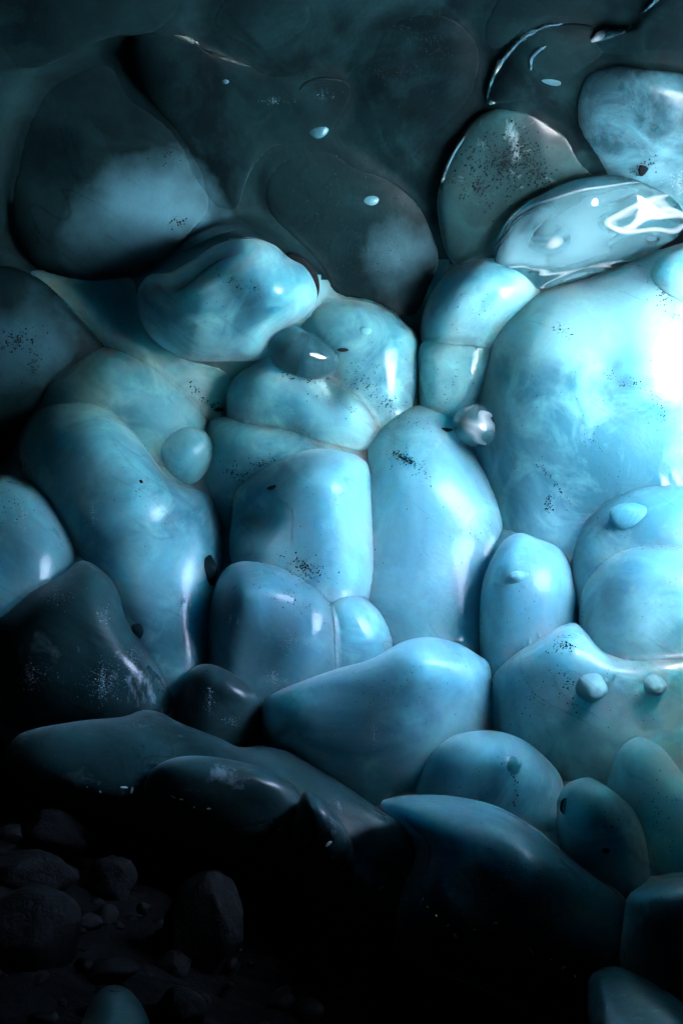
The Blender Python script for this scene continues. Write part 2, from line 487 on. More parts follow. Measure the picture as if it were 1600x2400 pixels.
A('r1', 'largest ice lobe, glowing white on its right side', [(1262,684),(1397,644),(1530,587),(1700,560),(1900,700),(1980,1000),(1850,1320),(1500,1420),(1250,1400),(1130,1220),(1085,1060),(1098,950),(1125,850),(1165,760)], (1470,980), -.06, .30, power=2.8, bumps=((1535,890,95,.04),(1425,865,40,-.02),(1400,760,120,-.02),(1250,1000,120,.02),(1330,1180,90,-.025)))
A('r1b', 'bright smooth bump perched on top of the largest ice lobe', [(1522,645),(1545,604),(1600,580),(1720,590),(1760,680),(1680,740),(1590,730),(1540,695)], (1630,660), -.26, .11)
# --- centre left
A('b1', 'blue hollow of ice below the glowing underside of the huge dome', [(60,640),(200,650),(330,640),(470,730),(600,840),(600,980),(430,1010),(250,840)], (350,830), .05, .16)
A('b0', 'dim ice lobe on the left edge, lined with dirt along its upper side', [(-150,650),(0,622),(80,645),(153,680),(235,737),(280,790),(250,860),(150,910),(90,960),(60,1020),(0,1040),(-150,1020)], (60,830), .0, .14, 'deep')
A('a2', 'clear cap of ice arching over the hooded blue lobe', [(396,640),(410,603),(434,566),(474,538),(525,525),(587,532),(638,557),(676,598),(660,660),(540,690),(440,680)], (530,610), -.04, .10, 'deep')
A('black_crescent', 'black crescent painted as a hollow behind the right shoulder of the hooded blue lobe', [(670,600),(700,596),(730,617),(747,655),(746,690),(725,720),(690,690)], (712,655), -.14, .03, 'grit', name='painted_hollow', cat='hollow', group=None)
A('a1', 'hooded blue ice lobe overhanging its neighbours, left of the dark bubble', [(324,680),(350,645),(400,638),(450,610),(510,572),(580,556),(640,573),(678,605),(712,624),(736,660),(742,700),(715,742),(665,770),(632,810),(612,842),(540,847),(450,845),(400,826),(350,785),(324,730)], (540,710), -.16, .17, tilt=(0, .12), bumps=((400,690,60,-.035),(480,640,50,-.012),(650,690,80,.04),(560,760,70,-.02)))
A('m1', 'grey blue rounded lobe carrying a round bubble knob', [(715,730),(750,710),(810,702),(885,716),(945,755),(983,808),(982,960),(930,1030),(830,1020),(740,920),(690,810)], (860,860), -.04, .15)
A('m2', 'blue lobe with a shadowed fold, under the dark clear bubble', [(530,950),(542,895),(590,855),(650,838),(740,868),(800,885),(860,930),(905,985),(890,1060),(800,1060),(700,1030),(620,1005),(545,1000)], (700,945), -.12, .13, bumps=((775,925,42,-.06),(690,900,55,-.03),(830,960,50,.02)))
A('g1', 'small dark clear ice bubble below the hooded blue lobe', [(627,815),(640,785),(680,764),(720,775),(762,800),(796,832),(790,870),(745,892),(690,886),(645,862)], (710,830), -.20, .08, 'clear', name='glassy_ice_bubble', cat='ice bubble', group=None, power=2.0)
A('b2', 'round shouldered blue lobe left of centre, partly hidden by a longer lobe', [(95,890),(153,846),(214,813),(265,803),(326,815),(388,851),(444,902),(492,968),(510,1070),(420,1160),(300,1170),(120,1130),(56,1045),(74,973)], (285,985), -.02, .19)
A('b4', 'small soft round bump nestled between two blue lobes', [(355,1055),(382,1012),(434,999),(482,1014),(499,1052),(487,1101),(449,1135),(400,1122)], (430,1065), -.20, .07, power=2.0)
A('b3', 'long sloping blue lobe sweeping from the left down to the centre', [(90,965),(165,941),(204,937),(245,948),(286,979),(326,1019),(357,1060),(388,1106),(430,1138),(480,1153),(517,1200),(535,1275),(538,1345),(525,1440),(515,1550),(440,1640),(300,1540),(180,1340),(70,1160),(46,1050)], (310,1220), -.17, .22, bumps=((500,1210,50,.035),(400,1230,60,-.02),(210,1010,60,.02)))
A('c0', 'curled grey blue lobe with a dark upper rim, above the bulbous nose lobe', [(484,1010),(500,984),(561,975),(638,985),(724,1003),(800,1034),(866,1078),(860,1190),(760,1330),(600,1370),(480,1300),(470,1140),(475,1060)], (660,1090), -.12, .15)
A('c0b', 'bulbous nose shaped ice lobe with a dark hollow on its left', [(545,1190),(551,1157),(577,1126),(628,1090),(690,1062),(760,1052),(850,1076),(872,1140),(880,1300),(830,1420),(700,1440),(590,1380),(540,1290)], (720,1175), -.28, .15, bumps=((588,1208,46,-.07),(770,1105,90,.035),(690,1290,60,-.025)))
A('c1', 'big pale central ice lobe with a black dirt smudge near its top', [(845,1066),(851,1038),(877,1012),(902,984),(938,959),(979,949),(1019,950),(1062,972),(1085,1030),(1127,1058),(1162,1090),(1193,1137),(1208,1178),(1217,1240),(1212,1400),(1165,1580),(1000,1620),(870,1520),(790,1400),(770,1280),(800,1160)], (1020,1250), -.12, .22, power=2.7, bumps=((875,1050,40,.02),(980,1130,90,.02),(900,1330,90,-.03),(1120,1300,90,-.015)))
A('gb', 'small polished ice ball wedged between the central lobe and the largest lobe', [(1059,985),(1073,962),(1106,945),(1140,953),(1168,978),(1177,1006),(1167,1036),(1128,1050),(1080,1036),(1062,1010)], (1117,998), -.26, .07, 'clear', name='ice_ball', cat='ice ball', group=None, power=2.0)
# --- lower right
A('d2', 'pale rounded lobe on the right carrying an oval knob', [(1336,1300),(1354,1236),(1391,1184),(1443,1145),(1504,1124),(1600,1120),(1740,1150),(1790,1260),(1740,1400),(1500,1450),(1380,1430),(1338,1370)], (1550,1275), -.34, .17)
A('d1', 'upright thumb shaped ice lobe with a tiny hook shaped knob', [(1218,1249),(1256,1261),(1310,1285),(1336,1330),(1356,1420),(1362,1520),(1300,1620),(1200,1640),(1132,1590),(1123,1490),(1124,1412),(1134,1351),(1157,1300),(1183,1264)], (1238,1430), -.38, .15)
A('d3', 'smooth pale dome of ice at the right edge, below the oval knob', [(1355,1490),(1358,1405),(1386,1342),(1428,1300),(1479,1277),(1524,1270),(1600,1275),(1740,1310),(1800,1430),(1760,1590),(1600,1620),(1420,1610),(1362,1560)], (1560,1430), -.46, .18)
A('e1', 'large wide lobe with a peaked crest and two small knobs', [(1152,1590),(1200,1536),(1265,1496),(1318,1463),(1352,1462),(1376,1486),(1410,1521),(1470,1529),(1600,1518),(1770,1540),(1830,1720),(1720,1940),(1500,1950),(1330,1880),(1220,1790),(1160,1730),(1151,1660)], (1430,1690), -.44, .22, bumps=((1320,1500,60,.03),(1480,1660,70,-.02)))
A('f2b', 'thin ear shaped lobe tucked behind the rounded lobe left of the bottom centre', [(740,1405),(785,1382),(830,1385),(870,1411),(905,1455),(926,1506),(910,1560),(800,1620),(720,1600),(690,1490)], (815,1490), -.32, .12)
A('f2', 'rounded blue lobe, pale on top and black below, left of the bottom centre', [(485,1560),(490,1440),(505,1372),(528,1333),(565,1316),(630,1318),(700,1345),(765,1390),(805,1460),(795,1580),(700,1650),(620,1665),(560,1640),(505,1610)], (640,1470), -.36, .17, 'foot', bumps=((560,1380,50,.02),(690,1430,60,-.018),(600,1540,90,-.03)))
A('f1', 'broad ice lobe with a pale rolling crest at lower centre', [(616,1645),(655,1617),(775,1572),(867,1545),(939,1506),(1000,1493),(1061,1504),(1112,1530),(1151,1573),(1157,1720),(1110,1820),(960,1910),(800,1890),(690,1830),(635,1770),(612,1700)], (900,1690), -.44, .22, 'ice', bumps=((1000,1530,60,.03),(1085,1570,45,.025),(800,1640,120,-.03),(1060,1680,80,-.02),(700,1700,60,.015)))
# --- lower left
A('h1', 'dark ice lobe on the left edge with a shining blue shoulder', [(-150,1130),(0,1114),(61,1121),(112,1152),(153,1204),(189,1275),(195,1340),(140,1440),(0,1480),(-150,1420)], (10,1290), -.22, .22, 'foot')
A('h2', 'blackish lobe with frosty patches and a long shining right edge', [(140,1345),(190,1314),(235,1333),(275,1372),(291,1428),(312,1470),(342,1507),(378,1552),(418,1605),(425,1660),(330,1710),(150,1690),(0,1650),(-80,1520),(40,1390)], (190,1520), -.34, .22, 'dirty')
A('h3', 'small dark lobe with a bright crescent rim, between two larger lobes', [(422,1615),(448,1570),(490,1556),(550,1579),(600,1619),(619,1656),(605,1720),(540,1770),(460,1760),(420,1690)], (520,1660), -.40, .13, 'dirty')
A('k1', 'half dome of ice with a tiny round knob', [(975,1880),(988,1812),(1014,1763),(1055,1728),(1106,1714),(1167,1714),(1223,1733),(1269,1767),(1310,1814),(1322,1860),(1325,1930),(1360,2020),(1200,2050),(1040,1980)], (1160,1870), -.46, .19, 'ice')
A('k3', 'narrow pointed lobe at the right edge with a frosted white ridge', [(1425,1820),(1450,1755),(1490,1727),(1520,1734),(1557,1759),(1602,1818),(1680,1910),(1730,2070),(1620,2160),(1520,2130),(1455,1990),(1420,1900)], (1560,1950), -.50, .19, 'ice')
A('k2', 'knuckle shaped lobe beside the half dome', [(1304,1905),(1311,1862),(1331,1835),(1377,1822),(1412,1838),(1448,1862),(1485,1888),(1508,1930),(1522,1980),(1528,2060),(1510,2160),(1400,2160),(1325,2040)], (1425,1990), -.56, .17, 'ice')
A('k5', 'dim rounded lobe in the lower right corner beside the long sloping lobe', [(1460,2150),(1469,2104),(1490,2083),(1524,2068),(1600,2058),(1740,2080),(1780,2270),(1730,2450),(1560,2480),(1475,2380),(1452,2250)], (1600,2250), -.64, .18, 'foot')
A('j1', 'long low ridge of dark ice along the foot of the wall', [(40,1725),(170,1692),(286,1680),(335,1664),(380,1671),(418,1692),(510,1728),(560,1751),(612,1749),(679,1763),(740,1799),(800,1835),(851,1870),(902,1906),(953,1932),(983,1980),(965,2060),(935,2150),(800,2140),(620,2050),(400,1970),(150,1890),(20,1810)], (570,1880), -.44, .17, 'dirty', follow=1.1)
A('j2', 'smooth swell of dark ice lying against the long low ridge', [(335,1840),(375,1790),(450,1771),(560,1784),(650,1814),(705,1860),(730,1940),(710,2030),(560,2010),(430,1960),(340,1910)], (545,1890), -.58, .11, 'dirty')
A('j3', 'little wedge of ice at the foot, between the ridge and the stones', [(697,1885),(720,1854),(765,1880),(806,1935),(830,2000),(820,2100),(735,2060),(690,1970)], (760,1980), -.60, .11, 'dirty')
A('k4', 'long sloping lobe of dark ice just above the black stones', [(890,1885),(930,1867),(1004,1862),(1080,1869),(1157,1887),(1218,1918),(1274,1956),(1336,2007),(1397,2053),(1465,2107),(1480,2210),(1470,2370),(1300,2370),(1180,2300),(1040,2270),(930,2190),(950,2070),(985,1985),(945,1935)], (1190,2085), -.58, .24, 'foot', tilt=(0, .08), bumps=((1130,2110,70,-.03),))
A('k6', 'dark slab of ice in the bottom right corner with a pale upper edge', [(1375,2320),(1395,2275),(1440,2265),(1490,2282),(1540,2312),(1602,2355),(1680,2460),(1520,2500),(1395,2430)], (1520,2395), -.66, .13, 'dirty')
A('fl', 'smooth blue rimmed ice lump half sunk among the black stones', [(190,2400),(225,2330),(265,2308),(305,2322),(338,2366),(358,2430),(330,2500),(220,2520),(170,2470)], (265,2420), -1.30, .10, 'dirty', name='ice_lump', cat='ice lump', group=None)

# ------------------------------------------------------------------ the ice between and behind the lobes
def build_wall():
    st = 10.0
    X0, X1, Y0, Y1 = -400, 2000, -400, 2500
    w, h = int((X1 - X0) / st) + 1, int((Y1 - Y0) / st) + 1
    D = np.full((h, w), 99.0)
    for key, o in LOBES.items():
        if key in ('fl', 'lens', 'gb', 'g1', 'black_crescent'): continue
        t = TREES[key]
        co = np.array([tuple(v.co + o.location) for v in o.data.vertices])
        px, py = co[:, 0] / (K * co[:, 1]) + 800, 1200 - co[:, 2] / (K * co[:, 1])
        a0, a1 = int((px.min() - X0) / st), int((px.max() - X0) / st) + 1
        b0, b1 = int((py.min() - Y0) / st), int((py.max() - Y0) / st) + 1
        for r in range(max(0, b0), min(h, b1)):
            for c in range(max(0, a0), min(w, a1)):
                loc = t.ray_cast(Vector((0, 0, 0)), at(X0 + c * st, Y0 + r * st, 1).normalized())[0]
                if loc is not None: D[r, c] = min(D[r, c], loc.y)
    B = np.array([[base_depth(X0 + c * st, Y0 + r * st) for c in range(w)] for r in range(h)])
    has = D < 90
    E = np.where(has, D, B - .02)
    for _ in range(3):
        for ax in (0, 1):
            P = np.concatenate([E.take([0] * 3, ax), E, E.take([-1] * 3, ax)], ax)
            n = E.shape[ax]
            E = sum(P.take(range(k, k + n), ax) for k in range(7)) / 7
    # soft edge of the patch
    rr, cc = np.mgrid[0:h, 0:w]
    edge = np.clip(np.minimum(np.minimum(rr, h - 1 - rr), np.minimum(cc, w - 1 - cc)) / 25.0, 0, 1)
    E = B + (E - B) * edge
    V, F = [], []
    xs = np.concatenate([np.linspace(-5600, -420, 40), np.arange(X0, X1 + 1, 12), np.linspace(2030, 2300, 6)])
    ys = np.concatenate([np.linspace(-1500, -420, 30), np.arange(Y0, Y1 + 1, 12), np.linspace(2530, 3000, 6)])
    for py in ys:
        for px in xs:
            d = base_depth(max(-200, min(1800, px)), max(-500, min(2350, py)))
            q = at(px, py, d)
            fx, fy = (px - X0) / st, (py - Y0) / st
            nz = noise.noise(Vector((q.x * 1.9, q.z * 1.9, .7))) * .07
            if 0 <= fx < w - 1 and 0 <= fy < h - 1:
                c, r = int(fx), int(fy); u, v = fx - c, fy - r
                k = edge[r, c]
                e = (E[r, c] * (1 - u) + E[r, c + 1] * u) * (1 - v) + (E[r + 1, c] * (1 - u) + E[r + 1, c + 1] * u) * v
                d = e + float(np.interp(py, [400, 700, 1300, 1550], [.005, .055, .065, .16])) - .01 * (1 - k) + nz * (1 - k) 
            else:
                d += .04 + nz
            d += noise.noise(Vector((q.x * 5, q.z * 5, 3.1))) * .015
            V.append(at(px, py, d))
    n = len(xs)
    for r in range(len(ys) - 1):
        for c in range(n - 1):
            a = r * n + c; F.append((a, a + 1, a + n + 1, a + n))
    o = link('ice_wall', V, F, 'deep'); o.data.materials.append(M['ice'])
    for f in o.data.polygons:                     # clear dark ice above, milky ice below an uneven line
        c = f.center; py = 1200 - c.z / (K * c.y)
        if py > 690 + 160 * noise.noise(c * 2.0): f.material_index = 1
    return struct(o)
WALL = build_wall()

FK = dict(b1=.08)
def fuse(k=.045):
    """neighbouring bodies of ice have frozen together: round the creases where their surfaces cross"""
    keys = [q for q in LOBES if q not in ('fl', 'lens', 'gb', 'g1', 'black_crescent')]
    info = {}
    for q in keys + ['wall']:
        o = LOBES[q] if q != 'wall' else WALL
        co = np.array([tuple(v.co) for v in o.data.vertices]) + np.array(o.location)
        px, py = co[:, 0] / (K * co[:, 1]) + 800, 1200 - co[:, 2] / (K * co[:, 1])
        info[q] = (o, co, px, py, (px.min(), px.max(), py.min(), py.max()))
    zero = Vector((0, 0, 0))
    for q in keys + ['wall']:
        o, co, px, py, bb = info[q]
        shift = np.zeros(len(co))
        oth = [p for p in keys + ['wall'] if p != q and info[p][4][0] < bb[1] and info[p][4][1] > bb[0] and info[p][4][2] < bb[3] and info[p][4][3] > bb[2]]
        for i in range(len(co)):
            if q == 'wall' and not (-250 < px[i] < 1850 and -250 < py[i] < 2350): continue
            d = Vector(co[i]).normalized()
            for p in oth:
                b4 = info[p][4]
                if not (b4[0] < px[i] < b4[1] and b4[2] < py[i] < b4[3]): continue
                loc = TREES[p].ray_cast(zero, d)[0]
                if loc is None: continue
                kk = max(k, FK.get(p, 0), FK.get(q, 0))
                h = kk - abs(loc.y - co[i, 1])
                if h > 0: shift[i] = max(shift[i], h * h / kk / 4)
        new = co * (1 - shift / co[:, 1])[:, None] - np.array(o.location)
        o.data.vertices.foreach_set('co', new.astype(np.float32).ravel()); o.data.update()
    for q in keys:
        o = LOBES[q]
        TREES[q] = BVHTree.FromPolygons([tuple(v.co + o.location) for v in o.data.vertices], [tuple(f.vertices) for f in o.data.polygons])
TREES['wall'] = BVHTree.FromPolygons([tuple(v.co) for v in WALL.data.vertices], [tuple(f.vertices) for f in WALL.data.polygons])
fuse()

def build_light_block():
    """unseen sheet behind the wall, added to block light from outside"""
    V, F = [], []
    xs = np.linspace(-8, 2.4, 40); zs = np.linspace(-3.5, 3.4, 34)
    for z in zs:
        for x in xs:
            y = 5.0 - 2.9 * min(1, max(0, (z - 1.5) / 1.5)) ** 1.3 - max(0, x - 1.4) * 1.3 + noise.noise(Vector((x, z, 2))) * .1
            V.append((x, y, z))
    for r in range(33):
        for c in range(39):
            a = r * 40 + c; F.append((a, a + 1, a + 41, a + 40))
    struct(link('light_block_sheet', V, F, 'vault'))  # added backing that keeps daylight off the backs of the lobes
build_light_block()

# the black crescent, a solid body coloured as a dark hollow, joins the hooded lobe
black_crescent = LOBES['black_crescent']; black_crescent.parent = LOBES['a1']; black_crescent.location = black_crescent.location - LOBES['a1'].location
for k_ in ('label', 'category', 'group'):
    if k_ in black_crescent: del black_crescent[k_]
black_crescent['label'] = 'black crescent painted as a hollow at its right shoulder'

# ------------------------------------------------------------------ knobs, ridges, frost, grit: parts of the lobes
knob('m1', 855, 775, 16, 12, 0, mat='solid', name='bubble_knob')
knob('d1', 1207, 1352, 18, 13, math.radians(20), mat='ice', name='hook_knob', h=.012)
knob('d2', 1482, 1212, 60, 36, math.radians(-14), mat='solid', name='oval_knob')
knob('e1', 1386, 1612, 32, 30, 0, mat='ice', name='knob', h=.035)
knob('e1', 1534, 1606, 25, 20, math.radians(-20), mat='ice', name='knob', h=.03)
knob('k1', 1205, 1792, 15, 17, 0, mat='foot', name='knob', h=.02)
knob('f2', 752, 1368, 26, 34, 0, mat='solid', name='bubble_knob')
knob('b3', 494, 1336, 19, 32, math.radians(12), mat='deep', name='bubble_knob')
knob('b3', 322, 1478, 16, 18, 0, mat='deep', name='knob', h=.015)
knob('arc', 748, 306, 24, 20, math.radians(30), mat='murky', name='bubble_knob')
knob('arc', 528, 190, 9, 8, 0, mat='murky', name='bubble_knob')
knob('p2', 1151, 238, 11, 10, 0, mat='clear', name='bubble_knob')
knob('p2', 1288, 190, 26, 10, math.radians(-18), mat='murky', name='glint_patch', h=.006)  # flat pale oval standing in for a glint on the ice
knob('p6', 870, 468, 18, 14, 0, mat='murky', name='bubble_knob')
knob('k2', 1322, 1890, 14, 20, 0, mat='clear', name='bubble_knob')
knob('c1', 1040, 1006, 22, 5, 0, mat='grit', name='rock_chip', h=.006)
knob('c0b', 641, 1141, 17, 5, math.radians(12), mat='grit', name='rock_chip', h=.006)
knob('m1', 805, 820, 16, 5, 0, mat='grit', name='rock_chip', h=.006)
knob('b1', 512, 960, 12, 5, math.radians(5), mat='grit', name='rock_chip', h=.006)
knob('p3', 1508, 392, 11, 24, math.radians(-20), mat='grit', name='rock_chip', h=.006)
knob('b3', 331, 1129, 5, 6, 0, mat='grit', name='rock_chip', h=.005)
knob('k2', 1420, 1994, 9, 7, 0, mat='grit', name='rock_chip', h=.006)

def ridge(keys, pts, r, mat='ice', name='ridge', lift=.2):
    """a thin raised fold of ice following the surface"""
    keys = keys.split()
    P = np.array(pts, float); path = []
    n = len(P)
    for i in range(n - 1):
        p0, p1, p2, p3 = P[max(i - 1, 0)], P[i], P[i + 1], P[min(i + 2, n - 1)]
        for k in range(10):
            t = k / 10
            path.append(.5 * ((2 * p1) + (-p0 + p2) * t + (2 * p0 - 5 * p1 + 4 * p2 - p3) * t * t + (-p0 + 3 * p1 - 3 * p2 + p3) * t ** 3))
    path.append(P[-1])
    ring = []
    for q in path:
        best = None
        for k in keys:
            loc, nrm = hit(k, *q)
            if loc is not None and (best is None or loc.y < best[0].y): best = (loc, nrm)
        if best: ring.append(best)
    if len(ring) < 4: return
    m = 8; V, F = [], []
    N = len(ring)
    for i, (loc, nrm) in enumerate(ring):
        tan = (ring[min(i + 1, N - 1)][0] - ring[max(i - 1, 0)][0]).normalized()
        side = tan.cross(nrm).normalized()
        w = r * K * loc.y * (math.sin(math.pi * (i + .35) / (N - .3)) ** .6) * (1 + .25 * noise.noise(loc * 14))
        for j in range(m):
            a = 2 * math.pi * j / m
            V.append(loc + nrm * (lift * w + math.sin(a) * w * .6) + side * math.cos(a) * w)
    for i in range(N - 1):
        for j in range(m):
            a, b = i * m + j, i * m + (j + 1) % m
            F.append((a, b, b + m, a + m))
    F.append(tuple(range(m - 1, -1, -1))); F.append(tuple((N - 1) * m + j for j in range(m)))
    link(name, V, F, mat, parent=LOBES[keys[0]], origin=ring[N // 2][0])

ridge('arc dome', [(312,90),(350,78),(400,78),(455,98),(500,125),(560,148),(620,166)], 5, 'foot', lift=-.1)
ridge('arc', [(690,165),(730,152),(770,150),(805,160)], 6, 'deep')
ridge('arc', [(700,215),(720,195),(760,185),(800,190)], 6, 'deep')
ridge('p6', [(622,372),(645,342),(680,326),(720,318),(752,330)], 5, 'foot', lift=-.2)
ridge('p2', [(1139,236),(1157,175),(1190,124),(1234,80),(1280,60),(1318,56)], 12, 'clear')
ridge('p2', [(1243,165),(1246,135),(1262,116),(1278,108)], 6, 'clear')
ridge('p4', [(1378,98),(1405,84),(1440,76),(1465,74)], 12, 'clear')
ridge('p4', [(1472,70),(1490,45),(1515,18),(1545,-6)], 13, 'clear')
ridge('p1', [(1032,450),(1042,405),(1062,360),(1090,318)], 7, 'clear')
ridge('a2 a1', [(405,632),(440,612),(490,580),(540,562),(600,560),(640,574)], 5, 'foot', lift=-.15)
ridge('a1', [(398,690),(440,665),(480,632),(520,606),(580,590)], 6, 'ice', lift=-.3)
ridge('topcap', [(470,72),(470,50),(482,36),(500,32)], 6, 'clear')
ridge('c0b', [(648,1166),(672,1180),(686,1205),(684,1250),(684,1300)], 3, 'ice', lift=-.2)
ridge('c1', [(786,1242),(790,1270),(786,1310)], 5, 'frost')
ridge('k4', [(1150,1890),(1218,1922),(1274,1960),(1336,2012),(1397,2058),(1455,2104)], 5, 'foot')

def frost(key, px, py, rx, ry, n, size=5, name='frost_crystals'):
    """a crust of small broken crystals frozen to the surface"""
    V, F = [], []; o0 = None
    for _ in range(n * 5):
        x, y = px + random.gauss(0, .5) * rx * random.random() * 1.5, py + random.gauss(0, .5) * ry
        loc, nrm = hit(key, x, y)
        if loc is None: continue
        o0 = o0 or loc
        r = size * .23 * K * loc.y * random.choice((.4, .6, .8, 1, 1.5))
        ax = [Vector((random.uniform(-1, 1), random.uniform(-1, 1), random.uniform(-1, 1))) for _ in range(3)]
        ax = [a.normalized() * r * random.uniform(.6, 1.3) for a in ax]
        c = loc + nrm * r * .3; i = len(V)
        V += [c + ax[0], c - ax[0] * .7, c + ax[1], c - ax[1] * .8, c + ax[2], c - ax[2]]
        for a in (0, 1):
            for b in (2, 3):
                for d in (4, 5): F.append((i + a, i + b, i + d))
    if V: link(name, V, F, 'frost', parent=LOBES[key], origin=o0, smooth=False)['kind'] = 'stuff'

frost('b3', 428, 1408, 26, 20, 40, 5)
frost('b3', 218, 1205, 16, 40, 40, 4)
frost('b3', 400, 1400, 8, 18, 12, 4)
frost('h1', 195, 1300, 12, 26, 26, 4)
frost('h1', 55, 1215, 14, 24, 24, 4)
frost('h2', 130, 1395, 46, 30, 60, 4)
frost('h2', 250, 1440, 24, 22, 26, 4)
frost('h2', 240, 1600, 45, 50, 150, 4)
frost('h2', 310, 1540, 30, 22, 40, 4)
frost('h2', 70, 1585, 50, 30, 70, 6)
frost('f2', 540, 1448, 14, 20, 22, 4)
frost('f2', 680, 1505, 46, 30, 70, 3)
frost('f2', 640, 1590, 36, 18, 50, 4)
frost('f1', 876, 1718, 16, 26, 50, 5)
frost('f1', 665, 1680, 12, 26, 24, 4)
frost('f1', 792, 1722, 22, 12, 18, 4)
frost('h3', 492, 1640, 16, 34, 30, 4)
frost('h3', 545, 1690, 26, 14, 20, 4)
frost('j1', 545, 1728, 22, 8, 24, 4)
frost('j1', 330, 1702, 40, 6, 26, 3)
frost('k2', 1345, 1975, 16, 20, 22, 4)
frost('k4', 1015, 1885, 18, 14, 24, 4)
frost('k1', 1035, 1840, 16, 30, 18, 4)
frost('a1', 360, 770, 12, 22, 26, 4)
frost('arc', 640, 235, 40, 10, 26, 3)
frost('arc', 755, 225, 34, 16, 30, 3)
frost('p6', 800, 360, 10, 10, 8, 4)
frost('p3', 1590, 430, 30, 24, 60, 4)
frost('k3', 1545, 1768, 12, 10, 20, 4)
frost('k3', 1582, 1808, 10, 12, 24, 4)

grit_cloud('c1', 948, 1075, 34, 13, 20, 170, 2.6); grit_cloud('c1', 980, 1100, 60, 34, 25, 60, 1.8)
grit_cloud('c1', 965, 990, 80, 26, 12, 90, 1.8); grit_line('c1', [(1130,1062),(1162,1092),(1192,1137)], 34, 2.5, 2.6)
grit_cloud('c1', 1100, 1250, 220, 200, 30, 120, 1.6)
grit_cloud('c1', 812, 1335, 60, 50, 60, 170, 2.2)
grit_line('b1', [(444,890),(470,930),(505,955)], 60, 5, 2.6)
grit_line('b2', [(400,862),(444,904),(490,968)], 40, 4, 2.2)
grit_line('b3', [(245,950),(286,981),(326,1021),(357,1062)], 70, 3, 2.6)
grit_cloud('b3', 360, 1180, 160, 120, 30, 50, 1.6)
grit_line('m1', [(800,880),(850,900),(900,930),(960,975)], 150, 11, 2.2); grit_cloud('m1', 880, 860, 120, 90, 20, 100, 1.5)
grit_line('m2', [(640,866),(690,890),(745,897),(795,874)], 60, 4, 2.6); grit_cloud('m2', 760, 930, 90, 30, 20, 60, 1.8)
grit_cloud('r1', 1560, 700, 60, 30, 30, 110, 2.4); grit_line('r1', [(1412,872),(1450,890),(1500,905),(1540,935),(1560,990)], 130, 6, 2.2)
grit_line('r1', [(1255,1080),(1285,1115),(1315,1155),(1340,1178)], 70, 4, 2.0); grit_line('r1', [(1282,1160),(1288,1200)], 45, 5, 2.2)
grit_cloud('r1', 1312, 772, 22, 14, 30, 40, 2.4); grit_cloud('r1', 1400, 1000, 260, 220, 30, 220, 1.5)
grit_line('r1', [(1385,1030),(1412,1060)], 20, 2, 1.8)
grit_cloud('p1', 1180, 385, 110, 70, 10, 650, 2.8); grit_line('p1', [(1220,330),(1245,380),(1262,415),(1290,440)], 260, 14, 3.2)
grit_cloud('p1', 1120, 440, 80, 60, 0, 200, 2.4); grit_line('p1', [(1290,290),(1340,312),(1385,335)], 30, 4, 2.8)
grit_cloud('p3', 1500, 400, 50, 16, -40, 90, 2.6); grit_cloud('p3', 1480, 250, 140, 100, 0, 60, 1.6)
grit_cloud('topmid', 925, 172, 44, 14, 0, 220, 3.0); grit_line('topmid', [(930,60),(970,85),(1010,95),(1030,125)], 140, 16, 2.6)
grit_cloud('topmid', 980, 220, 120, 140, 0, 160, 2.0); grit_cloud('p8', 1250, 20, 120, 60, 0, 80, 2.0)
grit_cloud('p6', 880, 520, 170, 160, 0, 320, 2.0); grit_cloud('p6', 850, 640, 30, 14, 0, 24, 2.4); grit_cloud('p6', 990, 450, 50, 60, 0, 120, 2.4)
grit_line('a1', [(500,645),(560,660),(620,680)], 60, 8, 2.2); grit_cloud('a1', 560, 720, 170, 90, 20, 60, 1.6)
grit_cloud('c0', 618, 1088, 50, 22, -20, 110, 2.0); grit_cloud('c0', 545, 1108, 36, 16, 30, 70, 2.2)
grit_cloud('c0b', 715, 1330, 50, 22, 20, 200, 2.4); grit_cloud('c0b', 745, 1180, 130, 110, 0, 60, 1.5)
grit_cloud('f2', 700, 1338, 40, 14, 25, 140, 2.4); grit_cloud('f2', 680, 1400, 100, 60, 20, 90, 2.0)
grit_cloud('e1', 1325, 1510, 34, 24, 0, 130, 2.6); grit_line('e1', [(1310,1560),(1330,1600),(1345,1680)], 60, 12, 2.4); grit_cloud('e1', 1250, 1640, 100, 120, 0, 120, 1.8)
grit_line('e1', [(1153,1600),(1154,1650),(1158,1705)], 30, 2, 2.4); grit_cloud('e1', 1500, 1620, 160, 120, 0, 90, 1.6)
grit_line('d3', [(1440,1296),(1480,1280),(1530,1276),(1590,1282)], 34, 5, 3.0); grit_cloud('d3', 1540, 1400, 160, 120, 0, 60, 1.6)
grit_line('d3', [(1370,1370),(1362,1420),(1358,1470)], 30, 3, 2.4)
grit_line('d1', [(1130,1370),(1125,1420),(1126,1500)], 26, 2, 2.2); grit_cloud('d1', 1230, 1420, 100, 150, 0, 70, 1.5)
grit_cloud('d2', 1420, 1230, 120, 60, 0, 50, 1.6)
grit_cloud('r2', 1120, 720, 120, 80, 0, 50, 1.6); grit_cloud('r3', 1060, 900, 60, 80, 0, 60, 1.7); grit_line('r3', [(985,820),(978,880),(982,950)], 20, 2, 2.2)
grit_line('b0', [(80,648),(153,684),(235,740),(276,785)], 80, 4, 2.6); grit_cloud('b0', 40, 800, 40, 50, 60, 140, 3.0)
grit_cloud('b0', 80, 860, 40, 50, 0, 60, 2.2); grit_cloud('b3', 48, 1085, 14, 30, 0, 90, 3.0); grit_cloud('h1', 40, 1180, 100, 60, 0, 80, 2.0)
